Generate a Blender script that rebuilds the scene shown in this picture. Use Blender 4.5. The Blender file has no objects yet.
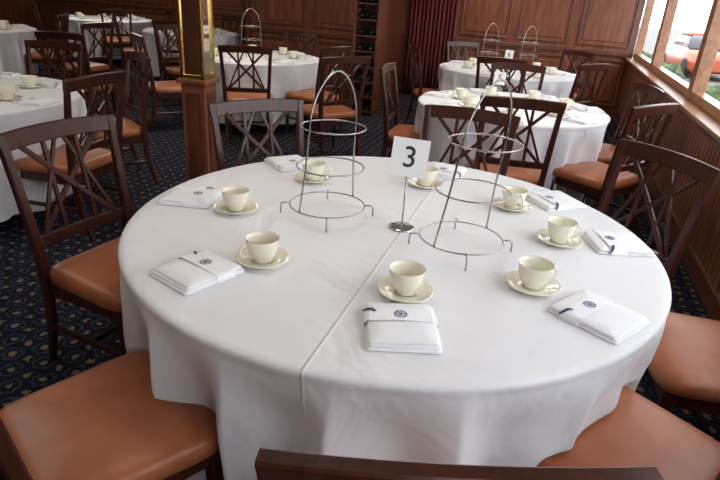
import bpy, bmesh, math, random
from mathutils import Vector, Matrix
random.seed(7)
pi=math.pi
SC=bpy.context.scene.collection
# ------------------------------------------------------------------ materials
def mat(name,col,rough=.5,metal=0,spec=None,coat=0,trans=0,emis=None):
    m=bpy.data.materials.new(name);m.use_nodes=True
    b=m.node_tree.nodes['Principled BSDF']
    b.inputs['Base Color'].default_value=(*col,1);b.inputs['Roughness'].default_value=rough
    b.inputs['Metallic'].default_value=metal
    if spec is not None:b.inputs['Specular IOR Level'].default_value=spec
    if coat:b.inputs['Coat Weight'].default_value=coat;b.inputs['Coat Roughness'].default_value=.15
    if trans:b.inputs['Transmission Weight'].default_value=trans
    return m
def nodes(m): return m.node_tree.nodes,m.node_tree.links,m.node_tree.nodes['Principled BSDF']
def ramp(n,stops):
    r=n.new('ShaderNodeValToRGB');e=r.color_ramp.elements
    e[0].position=stops[0][0];e[0].color=(*stops[0][1],1);e[1].position=stops[-1][0];e[1].color=(*stops[-1][1],1)
    for p,c in stops[1:-1]:
        x=e.new(p);x.color=(*c,1)
    return r
def wood(name,c1,c2,rough=.3,scale=(14,14,1.5),coat=.25,spec=.5):
    m=mat(name,c1,rough,coat=coat,spec=spec);n,l,b=nodes(m)
    tc=n.new('ShaderNodeTexCoord');mp=n.new('ShaderNodeMapping');mp.inputs['Scale'].default_value=scale
    no=n.new('ShaderNodeTexNoise');no.inputs['Scale'].default_value=3;no.inputs['Detail'].default_value=6;no.inputs['Distortion'].default_value=.6
    r=ramp(n,[(.3,c1),(.7,c2)])
    l.new(tc.outputs['Object'],mp.inputs[0]);l.new(mp.outputs[0],no.inputs['Vector']);l.new(no.outputs[0],r.inputs[0]);l.new(r.outputs[0],b.inputs['Base Color'])
    bp=n.new('ShaderNodeBump');bp.inputs['Strength'].default_value=.08;l.new(no.outputs[0],bp.inputs['Height']);l.new(bp.outputs[0],b.inputs['Normal'])
    return m
M_WOOD=wood('chair_mahogany',(.028,.008,.0055),(.070,.018,.010),.30,coat=0,spec=.4)
M_PANEL=wood('panel_mahogany',(.13,.038,.018),(.27,.09,.042),.35,(6,6,.8))
M_PANEL_D=wood('panel_mahogany_dark',(.075,.022,.012),(.16,.05,.024),.35,(6,6,.8))
M_SILL=wood('sill_wood',(.24,.10,.045),(.38,.18,.085),.35,(6,1,6))
M_LEATH=mat('tan_leather',(.36,.125,.05),.40);n,l,b=nodes(M_LEATH)
no=n.new('ShaderNodeTexNoise');no.inputs['Scale'].default_value=220;no.inputs['Detail'].default_value=3
n2=n.new('ShaderNodeTexNoise');n2.inputs['Scale'].default_value=6
r=ramp(n,[(.3,(.31,.092,.036)),(.7,(.43,.145,.06))]);bp=n.new('ShaderNodeBump');bp.inputs['Strength'].default_value=.12;bp.inputs['Distance'].default_value=.002
tc=n.new('ShaderNodeTexCoord');l.new(tc.outputs['Object'],no.inputs['Vector']);l.new(tc.outputs['Object'],n2.inputs['Vector'])
l.new(no.outputs[0],bp.inputs['Height']);l.new(bp.outputs[0],b.inputs['Normal']);l.new(n2.outputs[0],r.inputs[0]);l.new(r.outputs[0],b.inputs['Base Color'])
def cloth_mat(name,seam=None):
    m=mat(name,(.77,.775,.80),.72,spec=.3);n,l,b=nodes(m)
    b.inputs['Sheen Weight'].default_value=.15
    tc=n.new('ShaderNodeTexCoord')
    no=n.new('ShaderNodeTexNoise');no.inputs['Scale'].default_value=3.2;no.inputs['Detail'].default_value=3;no.inputs['Distortion'].default_value=.8
    l.new(tc.outputs['Object'],no.inputs['Vector'])
    wv=n.new('ShaderNodeTexNoise');wv.inputs['Scale'].default_value=500;l.new(tc.outputs['Object'],wv.inputs['Vector'])
    b1=n.new('ShaderNodeBump');b1.inputs['Strength'].default_value=.5;b1.inputs['Distance'].default_value=.04
    l.new(no.outputs[0],b1.inputs['Height'])
    b2=n.new('ShaderNodeBump');b2.inputs['Strength'].default_value=.08;b2.inputs['Distance'].default_value=.001
    l.new(wv.outputs[0],b2.inputs['Height']);l.new(b1.outputs[0],b2.inputs['Normal'])
    last=b2
    if seam is not None:
        sx=n.new('ShaderNodeSeparateXYZ');l.new(tc.outputs['Object'],sx.inputs[0])
        def mth(op,a,bv=None):
            q=n.new('ShaderNodeMath');q.operation=op
            for i,v in enumerate((a,bv)):
                if v is None: continue
                if isinstance(v,(int,float)): q.inputs[i].default_value=v
                else: l.new(v,q.inputs[i])
            return q.outputs[0]
        d=mth('ABSOLUTE',mth('SUBTRACT',sx.outputs['X'],seam))
        h=mth('MAXIMUM',mth('SUBTRACT',1.0,mth('DIVIDE',d,.006)),0.0)
        b3=n.new('ShaderNodeBump');b3.inputs['Strength'].default_value=.9;b3.inputs['Distance'].default_value=.0022
        l.new(h,b3.inputs['Height']);l.new(b2.outputs[0],b3.inputs['Normal']);last=b3
    l.new(last.outputs[0],b.inputs['Normal'])
    return m
M_CLOTH=cloth_mat('white_tablecloth',.05);M_CLOTH2=cloth_mat('white_tablecloth_plain')
M_NAP=mat('napkin_linen',(.86,.87,.90),.8,spec=.2)
M_BAND=mat('napkin_band',(.88,.89,.93),.5)
M_NAVY=mat('navy_print',(.015,.03,.16),.5)
M_CHINA=mat('cream_china',(.83,.80,.66),.12,coat=.5)
M_STEEL=mat('steel_wire',(.42,.42,.42),.25,1)
M_CHROME=mat('chrome_base',(.6,.6,.6),.15,1)
M_CARD=mat('card_white',(.85,.85,.84),.5);M_INK=mat('card_ink',(.01,.01,.01),.5)
M_BRASS=mat('brass',(.75,.50,.16),.22,1);M_MIRROR=mat('mirror_glass',(.75,.73,.68),.04,1)
M_CURT=mat('burgundy_velvet',(.13,.016,.018),.85)
M_CEIL=mat('ceiling_plaster',(.62,.58,.52),.8)
M_BOT=mat('bottle_glass',(.02,.05,.02),.1,coat=.4)
M_GLASS=bpy.data.materials.new('window_glass');M_GLASS.use_nodes=True
n=M_GLASS.node_tree.nodes;l=M_GLASS.node_tree.links;n.clear()
o=n.new('ShaderNodeOutputMaterial');mx=n.new('ShaderNodeMixShader');t=n.new('ShaderNodeBsdfTransparent');g=n.new('ShaderNodeBsdfGlossy')
g.inputs['Roughness'].default_value=.02;mx.inputs[0].default_value=.06
l.new(t.outputs[0],mx.inputs[1]);l.new(g.outputs[0],mx.inputs[2]);l.new(mx.outputs[0],o.inputs[0])
# carpet
M_CARP=mat('navy_patterned_carpet',(.02,.022,.04),.95,spec=.1);n,l,b=nodes(M_CARP)
tc=n.new('ShaderNodeTexCoord');mp=n.new('ShaderNodeMapping');mp.inputs['Scale'].default_value=(8.5,8.5,8.5);mp.inputs['Rotation'].default_value=(0,0,.785)
l.new(tc.outputs['Object'],mp.inputs[0])
fr=n.new('ShaderNodeVectorMath');fr.operation='FRACTION';l.new(mp.outputs[0],fr.inputs[0])
sb=n.new('ShaderNodeVectorMath');sb.operation='SUBTRACT';sb.inputs[1].default_value=(.5,.5,.5);l.new(fr.outputs[0],sb.inputs[0])
ml=n.new('ShaderNodeVectorMath');ml.operation='MULTIPLY';ml.inputs[1].default_value=(1,1,0);l.new(sb.outputs[0],ml.inputs[0])
ln=n.new('ShaderNodeVectorMath');ln.operation='LENGTH';l.new(ml.outputs[0],ln.inputs[0])
K=(.009,.010,.018)
r=ramp(n,[(0,(.17,.14,.10)),(.10,(.17,.14,.10)),(.14,K),(.27,K),(.30,(.032,.040,.075)),(.36,(.032,.040,.075)),(.39,K),(.58,K),(.62,(.15,.12,.085)),(.7,(.15,.12,.085))])
nz=n.new('ShaderNodeTexNoise');nz.inputs['Scale'].default_value=45;nz.inputs['Detail'].default_value=3;l.new(tc.outputs['Object'],nz.inputs['Vector'])
mxx=n.new('ShaderNodeMath');mxx.operation='MULTIPLY_ADD';mxx.inputs[1].default_value=.40;l.new(nz.outputs[0],mxx.inputs[0]);l.new(ln.outputs['Value'],mxx.inputs[2])
sb2=n.new('ShaderNodeMath');sb2.operation='SUBTRACT';sb2.inputs[1].default_value=.20;l.new(mxx.outputs[0],sb2.inputs[0])
l.new(sb2.outputs[0],r.inputs[0]);l.new(r.outputs[0],b.inputs['Base Color'])
# ------------------------------------------------------------------ mesh builder
class MB:
    def __init__(s): s.bm=bmesh.new();s.mats=[]
    def mi(s,m):
        if m not in s.mats:s.mats.append(m)
        return s.mats.index(m)
    def box(s,c,d,m,rot=None,bev=0):
        t=Matrix.Translation(c)@(rot or Matrix.Identity(4))@Matrix.Diagonal((*d,1))
        r=bmesh.ops.create_cube(s.bm,size=1,matrix=t);vs=r['verts']
        fs=set(f for v in vs for f in v.link_faces);i=s.mi(m)
        for f in fs:f.material_index=i
        if bev:
            es=set(e for v in vs for e in v.link_edges)
            q=bmesh.ops.bevel(s.bm,geom=list(es),offset=bev,segments=2,affect='EDGES',profile=.5)
            for f in q['faces']:f.material_index=i
    def rings(s,rings,m,close=True,cap=True,smooth=True):
        i=s.mi(m);L=[[s.bm.verts.new(p) for p in r] for r in rings];n=len(L[0])
        for a,b in zip(L[:-1],L[1:]):
            for k in range(n if close else n-1):
                f=s.bm.faces.new((a[k],a[(k+1)%n],b[(k+1)%n],b[k]));f.material_index=i;f.smooth=smooth
        if cap:
            f=s.bm.faces.new(L[0][::-1]);f.material_index=i
            f=s.bm.faces.new(L[-1]);f.material_index=i
        return L
    def lathe(s,prof,m,c=(0,0,0),seg=40,cap=False):
        R=[[(c[0]+r*math.cos(2*pi*k/seg),c[1]+r*math.sin(2*pi*k/seg),c[2]+z) for k in range(seg)] for r,z in prof]
        s.rings(R,m,cap=cap)
    def tube(s,pts,r,m,closed=False,seg=8):
        P=[Vector(p) for p in pts];n=len(P);R=[];up=None
        for k in range(n):
            if closed:t=(P[(k+1)%n]-P[k-1])
            else:t=P[min(k+1,n-1)]-P[max(k-1,0)]
            t.normalize()
            if up is None:
                up=Vector((0,0,1)) if abs(t.z)<.9 else Vector((1,0,0))
            x=(up-t*up.dot(t)).normalized();y=t.cross(x);up=x
            R.append([P[k]+x*(r*math.cos(2*pi*j/seg))+y*(r*math.sin(2*pi*j/seg)) for j in range(seg)])
        if closed:R.append(R[0])
        s.rings(R,m,cap=not closed)
    def beam(s,pts,m,w,t,wdir=(1,0,0)):
        P=[Vector(p) for p in pts];n=len(P);W=Vector(wdir);R=[]
        for k in range(n):
            tg=(P[min(k+1,n-1)]-P[max(k-1,0)]).normalized()
            x=(W-tg*W.dot(tg)).normalized();y=tg.cross(x)
            ww=(w[k] if isinstance(w,(list,tuple)) else w)/2;tt=(t[k] if isinstance(t,(list,tuple)) else t)/2
            c=min(ww,tt)*.3
            R.append([P[k]+x*a+y*b_ for a,b_ in ((ww-c,tt),(-ww+c,tt),(-ww,tt-c),(-ww,-tt+c),(-ww+c,-tt),(ww-c,-tt),(ww,-tt+c),(ww,tt-c))])
        s.rings(R,m,smooth=False)
    def mesh(s,name,recalc=True):
        bmesh.ops.remove_doubles(s.bm,verts=s.bm.verts,dist=1e-6)
        bmesh.ops.recalc_face_normals(s.bm,faces=s.bm.faces)
        me=bpy.data.meshes.new(name);s.bm.to_mesh(me);s.bm.free()
        for m in s.mats:me.materials.append(m)
        return me
def obj(name,me,loc=(0,0,0),rz=0,parent=None):
    o=bpy.data.objects.new(name,me);o.location=loc;o.rotation_euler=(0,0,rz);SC.objects.link(o)
    if parent:o.parent=parent
    return o
def empty(name,loc=(0,0,0),rz=0):
    return obj(name,None,loc,rz)
# ------------------------------------------------------------------ dining chair
def chair_mesh():
    b=MB()
    def loop(sc,z,inset=0):
        pts=[];N=64
        for k in range(N):
            a=2*pi*k/N;ca,sa=math.cos(a),math.sin(a);e=.27
            x=math.copysign(abs(ca)**e,ca);y=math.copysign(abs(sa)**e,sa)
            y2=y*(.225-inset)
            wx=(.218+.035*(y+1)/2-inset)
            bulge=.020*(1-x*x)*(1 if y>0.5 else 0)
            pts.append((x*wx*sc,(y2+bulge)*sc+.0,z))
        return pts
    b.rings([loop(1,.400,.01),loop(1,.406,.002),loop(1,.43,0),loop(1,.444,.003),loop(1,.455,.010),loop(1,.463,.024),loop(1,.468,.05),loop(.65,.474,.05),loop(.35,.476,.05),loop(.05,.477,.05)],M_LEATH)
    for p,d in (((0,.195,.372),(.42,.022,.06)),((0,-.195,.372),(.38,.022,.06)),((-.205,0,.372),(.022,.38,.06)),((.205,0,.372),(.022,.38,.06))):
        b.box(p,d,M_WOOD,bev=.004)
    for sx in (-1,1):
        b.beam([(sx*.21,.192,.402),(sx*.21,.192,.3),(sx*.213,.197,0.0)],M_WOOD,[.042,.038,.024],[.042,.038,.024])
        b.beam([(sx*.20,-.285,0),(sx*.203,-.235,.2),(sx*.208,-.218,.40),(sx*.214,-.228,.55),(sx*.224,-.254,.74),(sx*.232,-.282,.90),(sx*.235,-.294,.962)],M_WOOD,[.026,.032,.038,.036,.034,.032,.030],[.026,.034,.042,.038,.032,.028,.026])
        b.beam([(sx*.208,-.225,.19),(sx*.212,.19,.19)],M_WOOD,.018,.022)
    b.beam([(-.21,-.01,.19),(.21,-.01,.19)],M_WOOD,.02,.02,(0,1,0))
    def rail(z,h,wd,y0,bow,arch):
        P=[];N=14;H=[]
        for k in range(N+1):
            u=-1+2*k/N
            P.append((u*wd,y0-bow*(1-u*u),z+arch*(1-u*u)));H.append(h)
        return P,H
    P,H=rail(.935,.066,.252,-.288,.022,.010)
    b.beam(P,M_WOOD,H,.026,(0,-.17,.98))
    P,H=rail(.555,.042,.208,-.230,.012,0)
    b.beam(P,M_WOOD,H,.022,(0,-.1,1))
    def bp(x,z):
        f=(z-.555)/(.935-.555);u=x/.22
        return (x,(-.230-.012*(1-u*u))*(1-f)+(-.288-.022*(1-u*u))*f,z)
    def slat(x0,x1,w=.017,t=.013,dy=0):
        pts=[]
        for k in range(7):
            f=k/6;p=bp(x0+(x1-x0)*f,.56+(.92-.56)*f);pts.append((p[0],p[1]+dy,p[2]))
        b.beam(pts,M_WOOD,w,t)
    slat(-.07,-.07);slat(.07,.07)
    slat(-.175,.175,.02,.012,.006);slat(.175,-.175,.02,.012,-.006)
    slat(-.175,-.02,.015,.011,-.004);slat(.175,.02,.015,.011,.004)
    return b.mesh('dining_chair_mesh')
CH=chair_mesh()
def chair(rx,ry,tx,ty,back=.29):
    d=Vector((tx-rx,ty-ry)).normalized()
    return obj('dining_chair',CH,(rx+d.x*back,ry+d.y*back,0),math.atan2(d.y,d.x)-pi/2)
# ------------------------------------------------------------------ tables
def smooth(a,b_,x):
    t=max(0,min(1,(x-a)/(b_-a)));return t*t*(3-2*t)
def table(cx,cy,R,chs=(),seed=0,hem=.10,cm=None,N=480):
    """round table; the cloth hangs in folds and rests on the seats pushed under it"""
    rnd=random.Random(seed);ph=[rnd.uniform(0,6.28) for _ in range(8)]
    e=empty('dining_table',(cx,cy,0));b=MB();Z=.752
    prof=[(f*R,Z) for f in (.001,.1,.25,.4,.55,.7,.8,.88,.94,.97)]
    prof+=[(R-.010,Z-.001),(R-.003,Z-.005),(R,Z-.012)]
    rings=[[(r*math.cos(2*pi*k/N),r*math.sin(2*pi*k/N),z) for k in range(N)] for r,z in prof]
    steps=44;SZ=.486
    for q in range(1,steps+1):
        s=q/steps;z=Z-.012-(Z-.012-hem)*s;ring=[]
        for k in range(N):
            th0=2*pi*k/N
            th=th0+.03*s*math.sin(7*th0+ph[6])
            g=math.sin(8*th+ph[0]+1.3*math.sin(2*th+ph[1]))
            F=.8*(1-2*math.sqrt(g*g+.006)**.8)
            F+=.45*math.cos(19*th+ph[2]+1.2*math.sin(3*th+ph[3]))*smooth(.03,.4,s)
            F+=.22*math.cos(33*th+ph[4]+1.5*math.sin(4*th+ph[5]))*smooth(.15,.7,s)
            amp=.034*smooth(-.04,.30,s)+.012*s
            rr=R-.004+amp*(F-.35*smooth(0,.3,s))-.010*s
            zz=z
            for (a,fr) in chs:
                dd=(th0-a+pi)%(2*pi)-pi
                if fr<R-.03:
                    w=math.exp(-(dd/.345)**8)
                    if z<SZ:
                        zz=z*(1-w)+(SZ-.004*(SZ-z))*w
                        rr-=w*(SZ-z)*.12
                else:
                    w=math.exp(-(dd/.33)**4)*smooth(.545,.485,z)
                    lim=fr-.010+.008*F
                    if rr>lim: rr=rr*(1-w)+lim*w
            ring.append((rr*math.cos(th0),rr*math.sin(th0),zz))
        rings.append(ring)
    b.rings(rings,cm or M_CLOTH2,cap=False)
    obj('tablecloth',b.mesh('tablecloth'),parent=e)
    b=MB();b.lathe([(.001,.725),(R-.03,.725),(R-.02,.735),(R-.03,.748),(.001,.748)],M_PANEL_D,seg=64)
    b.lathe([(.06,.725),(.05,.5),(.045,.3),(.07,.12),(.09,.08),(.001,.08)],M_PANEL_D,seg=24)
    for k in range(4):
        a=pi/4+k*pi/2;b.beam([(.05*math.cos(a),.05*math.sin(a),.12),(.28*math.cos(a),.28*math.sin(a),.06),(.40*math.cos(a),.40*math.sin(a),.02)],M_PANEL_D,.05,.04,(-math.sin(a),math.cos(a),0))
    obj('pedestal_top',b.mesh('pedestal'),parent=e)
    return e
TZ=.7525
def cup_mesh():
    b=MB()
    prof=[(.001,.006),(.024,.005),(.026,0),(.028,0),(.029,.005),(.030,.010),(.038,.020),(.0435,.035),(.047,.052),(.0495,.070),(.0505,.0725),(.0490,.0725),(.0465,.060),(.043,.038),(.037,.023),(.028,.014),(.001,.012)]
    b.lathe(prof,M_CHINA,seg=48)
    pts=[]
    for k in range(13):
        a=-1.25+2.65*k/12
        pts.append((.0445+.024*math.cos(a)*1.05+.002,0,.041+.021*math.sin(a)))
    pts[0]=(.0400,0,.024);pts[-1]=(.0475,0,.062)
    b.tube(pts,.0038,M_CHINA,seg=10)
    return b.mesh('teacup')
def saucer_mesh():
    b=MB();b.lathe([(.001,.003),(.040,.002),(.042,0),(.046,0),(.050,.004),(.066,.010),(.078,.016),(.0785,.0178),(.076,.0182),(.064,.013),(.048,.0085),(.032,.0075),(.031,.006),(.001,.006)],M_CHINA,seg=56)
    return b.mesh('saucer')
CUP=cup_mesh();SAU=saucer_mesh()
def napkin_mesh():
    b=MB();W,D=.178,.200
    def layer(w,d,z0,z1,dx,dy,puff,sk=0):
        def rr(w,d,z,c=.009):
            P=[];n=5
            for (sx,sy,a0) in ((1,1,0),(-1,1,pi/2),(-1,-1,pi),(1,-1,3*pi/2)):
                for k in range(n):
                    a=a0+pi/2*k/(n-1);x=dx+sx*(w/2-c)+c*math.cos(a);y=dy+sy*(d/2-c)+c*math.sin(a)
                    P.append((x+sk*y,y,z+(.0015*math.sin(18*x+dx*300) if z>.004 else 0)))
            return P
        h=z1-z0
        b.rings([rr(w-.005,d-.005,z0),rr(w,d,z0+h*.35),rr(w,d,z0+h*.65),rr(w-.006,d-.006,z1),rr(w*.6,d*.6,z1+puff*.0025),rr(w*.1,d*.1,z1+puff*.0035,.002)],M_NAP)
    layer(W,D,0,.0065,0,0,0);layer(W-.006,D-.010,.0065,.0125,.003,.001,0,.015);layer(W-.012,D-.018,.0125,.0185,-.001,.004,1,-.01)
    zt=.0240;bw=.056
    R=[];yb=.030
    P=[(-.080,-.002),(-.0915,.001),(-.092,.010),(-.087,.018),(-.079,.0215),(-.04,zt),(0,zt+.0012),(.04,zt),(.079,.0215),(.087,.018),(.092,.010),(.0915,.001)]
    for (x,z) in P:
        z=max(z,.0006)
        R.append([(x,yb-bw/2,z),(x,yb+bw/2,z),(x*.995,yb+bw/2,z-.0006),(x*.995,yb-bw/2,z-.0006)])
    b.rings(R,M_BAND,smooth=False)
    c=(0.0,yb,zt+.0016)
    def flat(pts):
        i=b.mi(M_NAVY);vs=[b.bm.verts.new(p) for p in pts];f=b.bm.faces.new(vs);f.material_index=i
    n=28
    for k in range(n):
        a,a2=2*pi*k/n,2*pi*(k+1)/n
        flat([(c[0]+r*math.cos(t),c[1]+r*math.sin(t),c[2]) for r,t in ((.0130,a),(.0165,a),(.0165,a2),(.0130,a2))])
    for k in range(6):
        a=k*pi/3+.2
        flat([(c[0]+r*math.cos(t),c[1]+r*math.sin(t),c[2]) for r,t in ((.001,a-1.2),(.0115,a-.2),(.0115,a+.2),(.001,a+1.2))])
    b.beam([(-.062,yb+.012,zt+.0005),(-.072,yb+.018,zt+.002),(-.084,yb+.022,zt-.002),(-.094,yb+.030,.012)],M_NAVY,[.006,.009,.008,.004],.0015,(0,1,0))
    return b.mesh('folded_napkin')
NAP=napkin_mesh()
def stand_mesh(lean=(0,0),hs=1.0):
    b=MB();w=.0029
    def ring(r,z):b.tube([(r*math.cos(2*pi*k/48),r*math.sin(2*pi*k/48),z) for k in range(48)],w,M_STEEL,True)
    ring(.135,.042);ring(.118,.185*hs);ring(.112,.325*hs)
    pts=[]
    for k in range(12):
        f=k/11;z=.042+f*(.325*hs-.042);x=.135-.017*min(1,f/.51)-.006*max(0,(f-.51)/.49);pts.append((-x,0,z))
    H0=.325*hs
    for k in range(1,28):
        a=pi*k/28;pts.append((-.112*math.copysign(abs(math.cos(a))**1.15,math.cos(a)),0,H0+.185*math.sin(a)))
    pts+=[(-x,0,z) for x,y,z in pts[:12]][::-1]
    b.tube(pts,w*1.1,M_STEEL)
    for k in range(4):
        a=pi/4+k*pi/2;ca,sa=math.cos(a),math.sin(a)
        q=[(.133,.042),(.156,.043),(.165,.039),(.167,.032),(.167,.003)]
        b.tube([(r*ca,r*sa,z) for r,z in q],w,M_STEEL)
    for v in b.bm.verts:
        t=max(0,v.co.z-.042);v.co.x+=lean[0]*t;v.co.y+=lean[1]*t
    return b.mesh('cake_stand')
STD=stand_mesh()
def number_stand(x,y,rz,digit,h=.245,z=TZ,sc=1):
    e=empty('table_number_stand',(x,y,z),rz);e.scale=(sc,sc,sc)
    b=MB();b.lathe([(.001,0),(.046,0),(.047,.003),(.040,.007),(.012,.011),(.006,.016),(.001,.017)],M_CHROME,seg=36);obj('base',b.mesh('base'),parent=e)
    b=MB();b.tube([(0,0,.012),(0,0,.1),(0,0,h-.06)],.003,M_STEEL)
    b.tube([(-.02,-.003,h-.045),(0,0,h-.062),(.02,-.003,h-.045)],.0022,M_STEEL);b.tube([(.006*math.cos(2*pi*k/16),.004,h-.058+.006*math.sin(2*pi*k/16)) for k in range(16)],.0018,M_STEEL,True)
    obj('pole',b.mesh('pole'),parent=e)
    T=Matrix.Translation((.004,0,h+.008))@Matrix.Rotation(.07,4,'Y')@Matrix.Rotation(-.10,4,'X')
    b=MB();b.box((0,0,0),(.124,.003,.130),M_CARD);o=obj('card',b.mesh('card'),parent=e);o.matrix_local=T
    cu=bpy.data.curves.new('digit','FONT');cu.body=digit;cu.size=.10;cu.align_x='CENTER';cu.align_y='CENTER';cu.extrude=.0004;cu.offset=.0004;cu.materials.append(M_INK)
    o=bpy.data.objects.new('digit',cu);SC.objects.link(o);o.parent=e;o.matrix_local=T@Matrix.Translation((0,-.0022,0))@Matrix.Rotation(pi/2,4,'X')
    return e
def setting(x,y,hx,ang):
    obj('saucer',SAU,(x,y,TZ));obj('teacup',CUP,(x,y,TZ+.0062),ang)
# ---- main table
C=(-.44,1.815);R=.9
main=[(-.02,.56,*C,.29),(-1.07,.64,*C,.29),(-1.74,1.69,-.44,1.50,.27),(1.0,1.97,*C,.29),(.52,2.58,*C,.29),(-.36,3.03,*C,.29),(-1.37,2.57,*C,.29),(.62,1.18,*C,.29)]
main_ch=[chair(*a) for a in main]
chs=[]
for o in main_ch:
    v=Vector((o.location.x-C[0],o.location.y-C[1]));chs.append((math.atan2(v.y,v.x),v.length-.265))
table(*C,R+.006,chs,seed=3,cm=M_CLOTH,N=720)
cups=[((-.99,1.68),2.6),((-.71,1.35),-2.2),((-.88,2.14),.5),((-.27,1.34),2.0),((-.43,2.31),2.5),((-.05,2.20),-1),((.13,1.92),.2),((.06,1.53),.6)]
for (x,y),a in cups: setting(x,y,0,a)
naps=[(-1.20,1.71,.1),(-.84,1.205,.22),(-1.07,2.31,0),(-.235,1.160,.03),(.11,2.36,-.1),(.325,1.99,.1),(.235,1.43,-.05),(-.39,2.56,0)]
for x,y,da in naps:
    a=math.atan2(C[1]-y,C[0]-x)-pi/2+da
    obj('folded_napkin',NAP,(x,y,TZ+.0005),a)
def lean(rz,m):
    return (m*math.cos(.297-rz),m*math.sin(.297-rz))
obj('cake_stand',stand_mesh(lean(1.15,.04)),(-.68,1.79,TZ),1.15)
obj('cake_stand',stand_mesh(lean(1.05,.10),1.10),(-.18,1.71,TZ),1.05)
number_stand(-.40,1.80,.27,'3')
# ---- other tables
def dressed(cx,cy,R,chairs,seed,n=6,stands=(),num=None,a0=.3):
    L=[]
    for rx,ry in chairs:
        o=chair(rx,ry,cx,cy);v=Vector((o.location.x-cx,o.location.y-cy));L.append((math.atan2(v.y,v.x),v.length-.265))
    table(cx,cy,R,L,seed,N=300)
    for k in range(n):
        a=a0+2*pi*k/n
        setting(cx+(R-.32)*math.cos(a),cy+(R-.32)*math.sin(a),0,a)
        obj('folded_napkin',NAP,(cx+(R-.12)*math.cos(a),cy+(R-.12)*math.sin(a),TZ+.0005),a+pi/2)
    for (x,y,r) in stands:obj('cake_stand',STD,(x,y,TZ),r)
    if num:number_stand(num[0],num[1],.2,num[2],sc=.75)
dressed(-.25,4.68,.74,[(-.13,3.62),(-1.27,4.62),(.74,4.95),(.66,3.98),(-.3,5.74)],11,7,(),(-.38,4.75,'5'))
dressed(-.5,7.25,.82,[(-1.2,8.1),(.42,6.55),(-1.55,6.75),(.3,8.2),(-.5,6.2)],12,7,((-.74,7.22,.9),(-.30,7.35,.9)),(-.50,7.08,'6'),0)
dressed(-3.72,2.66,.85,[(-2.50,2.72),(-3.96,3.88),(-3.0,3.72)],13,7,(),None,.1)
dressed(-3.3,6.1,.78,[(-2.78,4.98),(-3.2,7.22),(-2.15,5.75),(-4.1,5.1)],14,7,((-3.3,6.05,.9),),None)
dressed(-7.6,6.0,.85,[(-6.5,6.6),(-7.2,4.9),(-7.0,7.1)],15,6)
dressed(-8.2,9.4,.85,[(-7.3,8.6),(-8.9,8.4),(-7.1,9.8)],16,6)
dressed(-5.6,8.3,.75,[(-5.2,7.2),(-6.5,7.6),(-5.5,9.45)],17,6)
chair(-1.75,4.95,-3.3,6.1)
chair(-4.6,4.6,-4.9,6);chair(-5.3,5.9,-7,6);chair(-4.75,6.6,-3.3,6.1)
# ------------------------------------------------------------------ room
XR=1.08;XL=-12;YF=-2.0;YB=9.4;YB2=11.4;ZC=2.6
def boxobj(name,lo,hi,m,bev=0):
    b=MB();c=[(a+d)/2 for a,d in zip(lo,hi)];s=[d-a for a,d in zip(lo,hi)];b.box((0,0,0),s,m,bev=bev);return obj(name,b.mesh(name),c)
boxobj('floor',(XL,YF,-.1),(XR,YB2,0),M_CARP)
boxobj('ceiling',(XL,YF,ZC),(XR,YB2,ZC+.1),M_CEIL)
WZ0,WZ1=.87,2.2
boxobj('wall_right_lower',(XR,YF,0),(XR+.15,YB,WZ0-.03),M_PANEL)
boxobj('wall_right_upper',(XR,YF,WZ1),(XR+.15,YB,ZC),M_PANEL)
boxobj('trim_1',(XR-.10,YF,WZ0-.03),(XR+.15,YB,WZ0),M_SILL,.006)
b=MB()
y=YF+.1
while y<YB-.05:
    b.box((XR-.006,y,.42),(.012,.075,.72),M_PANEL,bev=.003);y+=.09
b.box((XR-.012,(YF+YB)/2,.06),(.024,YB-YF,.12),M_PANEL_D);b.box((XR-.014,(YF+YB)/2,.80),(.028,YB-YF,.06),M_PANEL_D)
obj('trim_2',b.mesh('wainscot'))
mull=[YF,.75,3.0,5.28,7.55,9.4]
for i,(a,c) in enumerate(zip(mull[:-1],mull[1:])):
    b=MB();w=.075
    x=XR+.06
    cy=(a+c)/2;Lh=c-a
    b.box((x,a+w/2,(WZ0+WZ1)/2),(.10,w,WZ1-WZ0),M_SILL,bev=.004);b.box((x,c-w/2,(WZ0+WZ1)/2),(.10,w,WZ1-WZ0),M_SILL,bev=.004)
    b.box((x,cy,WZ0+.035),(.09,Lh-2*w,.07),M_SILL,bev=.004);b.box((x,cy,WZ1-.035),(.09,Lh-2*w,.07),M_SILL,bev=.004)
    b.box((x,cy,(WZ0+WZ1)/2),(.006,Lh-2*w,WZ1-WZ0-.14),M_GLASS)
    obj('window_%d'%(i+1),b.mesh('window'))
def panelled(name,x0,x1,yb,m=M_PANEL,n=4):
    boxobj(name,(x0,yb,0),(x1,yb+.12,ZC),m)
    b=MB();w=(x1-x0)/n
    for k in range(n):
        cx=x0+w*(k+.5)
        for z0,z1 in ((.16,.80),(1.0,2.35)):
            zc=(z0+z1)/2;h=z1-z0;ww=w-.16
            b.box((cx,yb-.008,zc),(ww-.12,.02,h-.12),m,bev=.006)
            for q in ((cx,zc+h/2,ww+.03,.03),(cx,zc-h/2,ww+.03,.03)):b.box((q[0],yb-.012,q[1]),(q[2],.028,q[3]),M_PANEL_D,bev=.006)
            for q in ((cx-ww/2,zc),(cx+ww/2,zc)):b.box((q[0],yb-.012,q[1]),(.03,.028,h-.03),M_PANEL_D,bev=.006)
    b.box(((x0+x1)/2,yb-.02,.90),(x1-x0,.04,.06),M_PANEL_D,bev=.006)
    b.box(((x0+x1)/2,yb-.012,.05),(x1-x0,.024,.10),M_PANEL_D)
    return b
b=panelled('wall_back_right',-2.4,XR,YB);obj('trim_3',b.mesh('panel_mould'))
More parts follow.
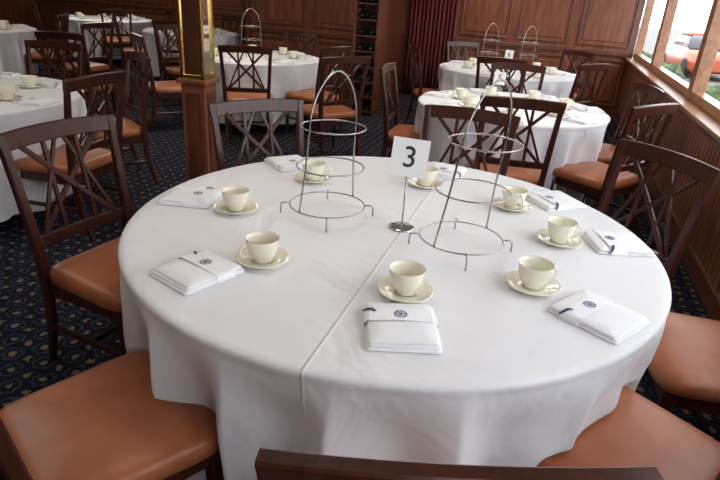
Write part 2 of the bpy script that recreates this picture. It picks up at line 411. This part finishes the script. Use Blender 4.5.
b=panelled('wall_back_left',XL,-4.4,YB2,n=8);obj('trim_4',b.mesh('panel_mould'))
b=panelled('wall_partition',-4.4,-2.5,8.1,M_PANEL,2);obj('trim_5',b.mesh('panel_mould'))
boxobj('wall_partition_side',(-2.5,8.1,0),(-2.4,YB+.12,ZC),M_PANEL_D)
boxobj('wall_partition_left',(-4.46,8.1,0),(-4.4,YB2,ZC),M_PANEL_D)
boxobj('wall_left',(XL-.12,YF,0),(XL,YB2,ZC),M_PANEL)
boxobj('wall_front',(XL,YF-.12,0),(XR,YF,ZC),M_PANEL)
b=MB();N=120;rows=[]
for z in (.03,.6,1.2,1.8,2.35):
    rows.append([(-2.28+.75*k/N,YB-.11+.045*math.sin(k*.62)*(1-.15*z)+.01*math.sin(k*.21),z) for k in range(N+1)])
b.rings(rows,M_CURT,close=False,cap=False);o=obj('curtain',b.mesh('curtain'));sm=o.modifiers.new('s','SOLIDIFY');sm.thickness=.006
# mirrored brass column on wood pedestal
e=empty('mirrored_column',(-2.09,3.14,0),.1)
b=MB();b.box((0,0,.465),(.16,.16,.93),M_PANEL,bev=.006);b.box((0,0,.05),(.20,.20,.10),M_PANEL_D,bev=.006);b.box((0,0,.935),(.20,.20,.03),M_PANEL,bev=.006)
for s_ in (-1,1):
    b.box((0,s_*.083,.50),(.10,.012,.74),M_PANEL_D,bev=.004)
    b.box((s_*.083,0,.50),(.012,.10,.74),M_PANEL_D,bev=.004)
obj('pedestal',b.mesh('pedestal'),parent=e)
b=MB();b.box((0,0,1.77),(.135,.135,1.65),M_MIRROR);obj('mirror_panels',b.mesh('mirror'),parent=e)
b=MB()
for sx in (-1,1):
    for sy in (-1,1):b.box((sx*.068,sy*.068,1.77),(.024,.024,1.65),M_BRASS,bev=.004)
for z in (.965,1.5,2.5):b.box((0,0,z),(.16,.16,.025),M_BRASS,bev=.004)
obj('brass_frame',b.mesh('brass'),parent=e)
# wine rack
e=empty('wine_rack',(-2.30,7.35,0),.0)
b=MB();W,D,H=.30,.34,2.0
for sx in (-1,1):b.box((sx*W/2,0,H/2),(.03,D,H),M_PANEL_D,bev=.003)
b.box((0,D/2,H/2),(W,.02,H),M_PANEL_D)
zs=[.05+.19*k for k in range(11)]
for z in zs:b.box((0,0,z),(W,D,.015),M_PANEL_D)
obj('frame',b.mesh('frame'),parent=e)
b=MB()
for z in zs[:-1]:
    for x in (-.07,.07):
        R_=[]
        for yy,r in ((-.18,.012),(-.10,.014),(-.06,.036),(.13,.037)):
            R_.append([(x+r*math.cos(2*pi*k/12),yy,z+.047+r*math.sin(2*pi*k/12)) for k in range(12)])
        b.rings(R_,M_BOT)
obj('bottles',b.mesh('bottles'),parent=e)
# ------------------------------------------------------------------ outside
M_PAVE=mat('pavement',(.42,.41,.38),.9);n,l,bb=nodes(M_PAVE)
br=n.new('ShaderNodeTexBrick');br.inputs['Scale'].default_value=1.2;br.inputs['Color1'].default_value=(.20,.195,.18,1);br.inputs['Color2'].default_value=(.15,.148,.14,1);br.inputs['Mortar'].default_value=(.07,.07,.065,1)
tc=n.new('ShaderNodeTexCoord');l.new(tc.outputs['Object'],br.inputs['Vector']);l.new(br.outputs[0],bb.inputs['Base Color'])
boxobj('ground_pavement',(1.3,-20,-.7),(60,90,-.6),M_PAVE)
M_LEAF=mat('hedge_leaves',(.05,.12,.02),.8);n,l,bb=nodes(M_LEAF)
no=n.new('ShaderNodeTexNoise');no.inputs['Scale'].default_value=9;r=ramp(n,[(.35,(.015,.03,.01)),(.65,(.08,.12,.045))]);l.new(no.outputs[0],r.inputs[0]);l.new(r.outputs[0],bb.inputs['Base Color'])
b=MB()
rn=random.Random(4)
for k in range(46):
    c=Vector((3.2+rn.uniform(-.2,.2),9.5+k*.36,-.3+rn.uniform(-.1,.1)))
    q=bmesh.ops.create_icosphere(b.bm,subdivisions=3,radius=rn.uniform(.25,.36),matrix=Matrix.Translation(c))
    i=b.mi(M_LEAF)
    for v in q['verts']:
        v.co=c+(v.co-c)*rn.uniform(.82,1.12)
        for f in v.link_faces:f.material_index=i
obj('garden_hedge',b.mesh('hedge'))
M_RED=mat('orange_paint',(.42,.085,.03),.35,coat=.3);M_TIRE=mat('tyre',(.02,.02,.02),.8);M_CG=mat('car_glass',(.04,.05,.06),.08)
def sec(y,pts):return [(x,y,z) for x,z in pts]
def cs(w,z0,z1,c=.12):return [(-w+c,z0),(-w,z0+c),(-w,z1-c),(-w+c,z1),(w-c,z1),(w,z1-c),(w,z0+c),(w-c,z0)]
def car(x,y,rz,M_RED):
    e=empty('parked_car',(x,y,-.6),rz)
    b=MB()
    b.rings([sec(-2.2,cs(.75,.35,.7)),sec(-2.0,cs(.86,.25,.85)),sec(-1.0,cs(.9,.22,.98)),sec(1.2,cs(.9,.22,1.0)),sec(2.0,cs(.87,.25,.95)),sec(2.2,cs(.78,.35,.8))],M_RED)
    b.rings([sec(-1.2,cs(.8,.9,1.0,.03)),sec(-.5,cs(.7,.9,1.42)),sec(.9,cs(.7,.9,1.44)),sec(1.7,cs(.78,.9,1.02,.03))],M_CG)
    b.rings([sec(-.45,cs(.66,1.38,1.46,.03)),sec(.9,cs(.66,1.4,1.48,.03))],M_RED)
    obj('body',b.mesh('body'),parent=e)
    b=MB()
    for sx in (-1,1):
        for y in (-1.35,1.35):
            b.rings([[(sx*x,y+.33*r*math.cos(2*pi*k/24),.33+.33*r*math.sin(2*pi*k/24)) for k in range(24)] for x,r in ((.72,.9),(.74,1),(.90,1),(.92,.9))],M_TIRE)
    obj('wheels',b.mesh('wheels'),parent=e)
car(5.2,25,.1,M_RED)
M_BARK=mat('bark',(.12,.08,.05),.9)
e=empty('street_tree',(6.2,16.5,-.6))
b=MB();b.tube([(0,0,0),(.05,0,1),(0,.1,2),(.1,.1,3.2)],.13,M_BARK,seg=12);obj('trunk',b.mesh('trunk'),parent=e)
b=MB()
for k in range(30):
    c=Vector((rn.uniform(-1.3,1.3),rn.uniform(-1.3,1.3),3.3+rn.uniform(-.8,1)))
    q=bmesh.ops.create_icosphere(b.bm,subdivisions=3,radius=rn.uniform(.35,.6),matrix=Matrix.Translation(c));i=b.mi(M_LEAF)
    for v in q['verts']:
        v.co=c+(v.co-c)*rn.uniform(.8,1.15)
        for f in v.link_faces:f.material_index=i
obj('foliage',b.mesh('foliage'),parent=e)
# townhouse across the street
M_STUC=mat('stucco',(.34,.32,.28),.9)
e=empty('townhouse',(16,32,-.6))
b=MB();b.box((2,0,2.6),(4,50,5.2),M_STUC)
for k in range(14):
    for z in (1.3,3.7):
        b.box((-.02,-22+k*3.4,z),(.1,1.3,1.5),M_CG);b.box((-.05,-22+k*3.4,z-.82),(.2,1.5,.1),M_CARD)
b.box((-.1,0,5.2),(.4,50,.25),M_CARD)
obj('facade',b.mesh('facade'),parent=e)
# ------------------------------------------------------------------ lights
w=bpy.data.worlds.new('sky');bpy.context.scene.world=w;w.use_nodes=True
bg=w.node_tree.nodes['Background'];bg.inputs[0].default_value=(.92,.95,1,1);bg.inputs[1].default_value=5.0
M_LAMP=mat('lamp_diffuser',(.9,.85,.75),.5)
lb=M_LAMP.node_tree.nodes['Principled BSDF'];lb.inputs['Emission Color'].default_value=(1,.92,.82,1);lb.inputs['Emission Strength'].default_value=2
for i,(x,y,p) in enumerate([(-.9,1.9,7),(-.6,4.6,18),(-3.4,1.8,13),(-3.2,5.4,22),(-.8,8.0,24),(-7,4.0,32),(-7.5,8.6,32),(-2.0,-1,13)]):
    e=empty('ceiling_lamp',(x,y,ZC))
    b=MB();b.box((0,0,-.03),(.66,.66,.06),M_BRASS,bev=.01);b.box((0,0,-.062),(.6,.6,.01),M_LAMP);obj('housing',b.mesh('lamp'),parent=e)
    L=bpy.data.lights.new('lamp_light','AREA');L.energy=p;L.shape='SQUARE';L.size=.6;L.color=(1,.92,.82)
    o=bpy.data.objects.new('light',L);o.location=(0,0,-.08);SC.objects.link(o);o.parent=e
# ------------------------------------------------------------------ camera
cd=bpy.data.cameras.new('camera');cd.lens=562/720*36;cd.sensor_width=36;cd.clip_start=.02;cd.clip_end=200
co=bpy.data.objects.new('camera',cd);SC.objects.link(co)
co.matrix_world=Matrix.Translation((0,0,1.503))@Matrix.Rotation(math.radians(17),4,'Z')@Matrix.Rotation(pi/2-.4146,4,'X')@Matrix.Rotation(.066,4,'Z')
bpy.context.scene.camera=co
bpy.context.scene.view_settings.view_transform='Standard'
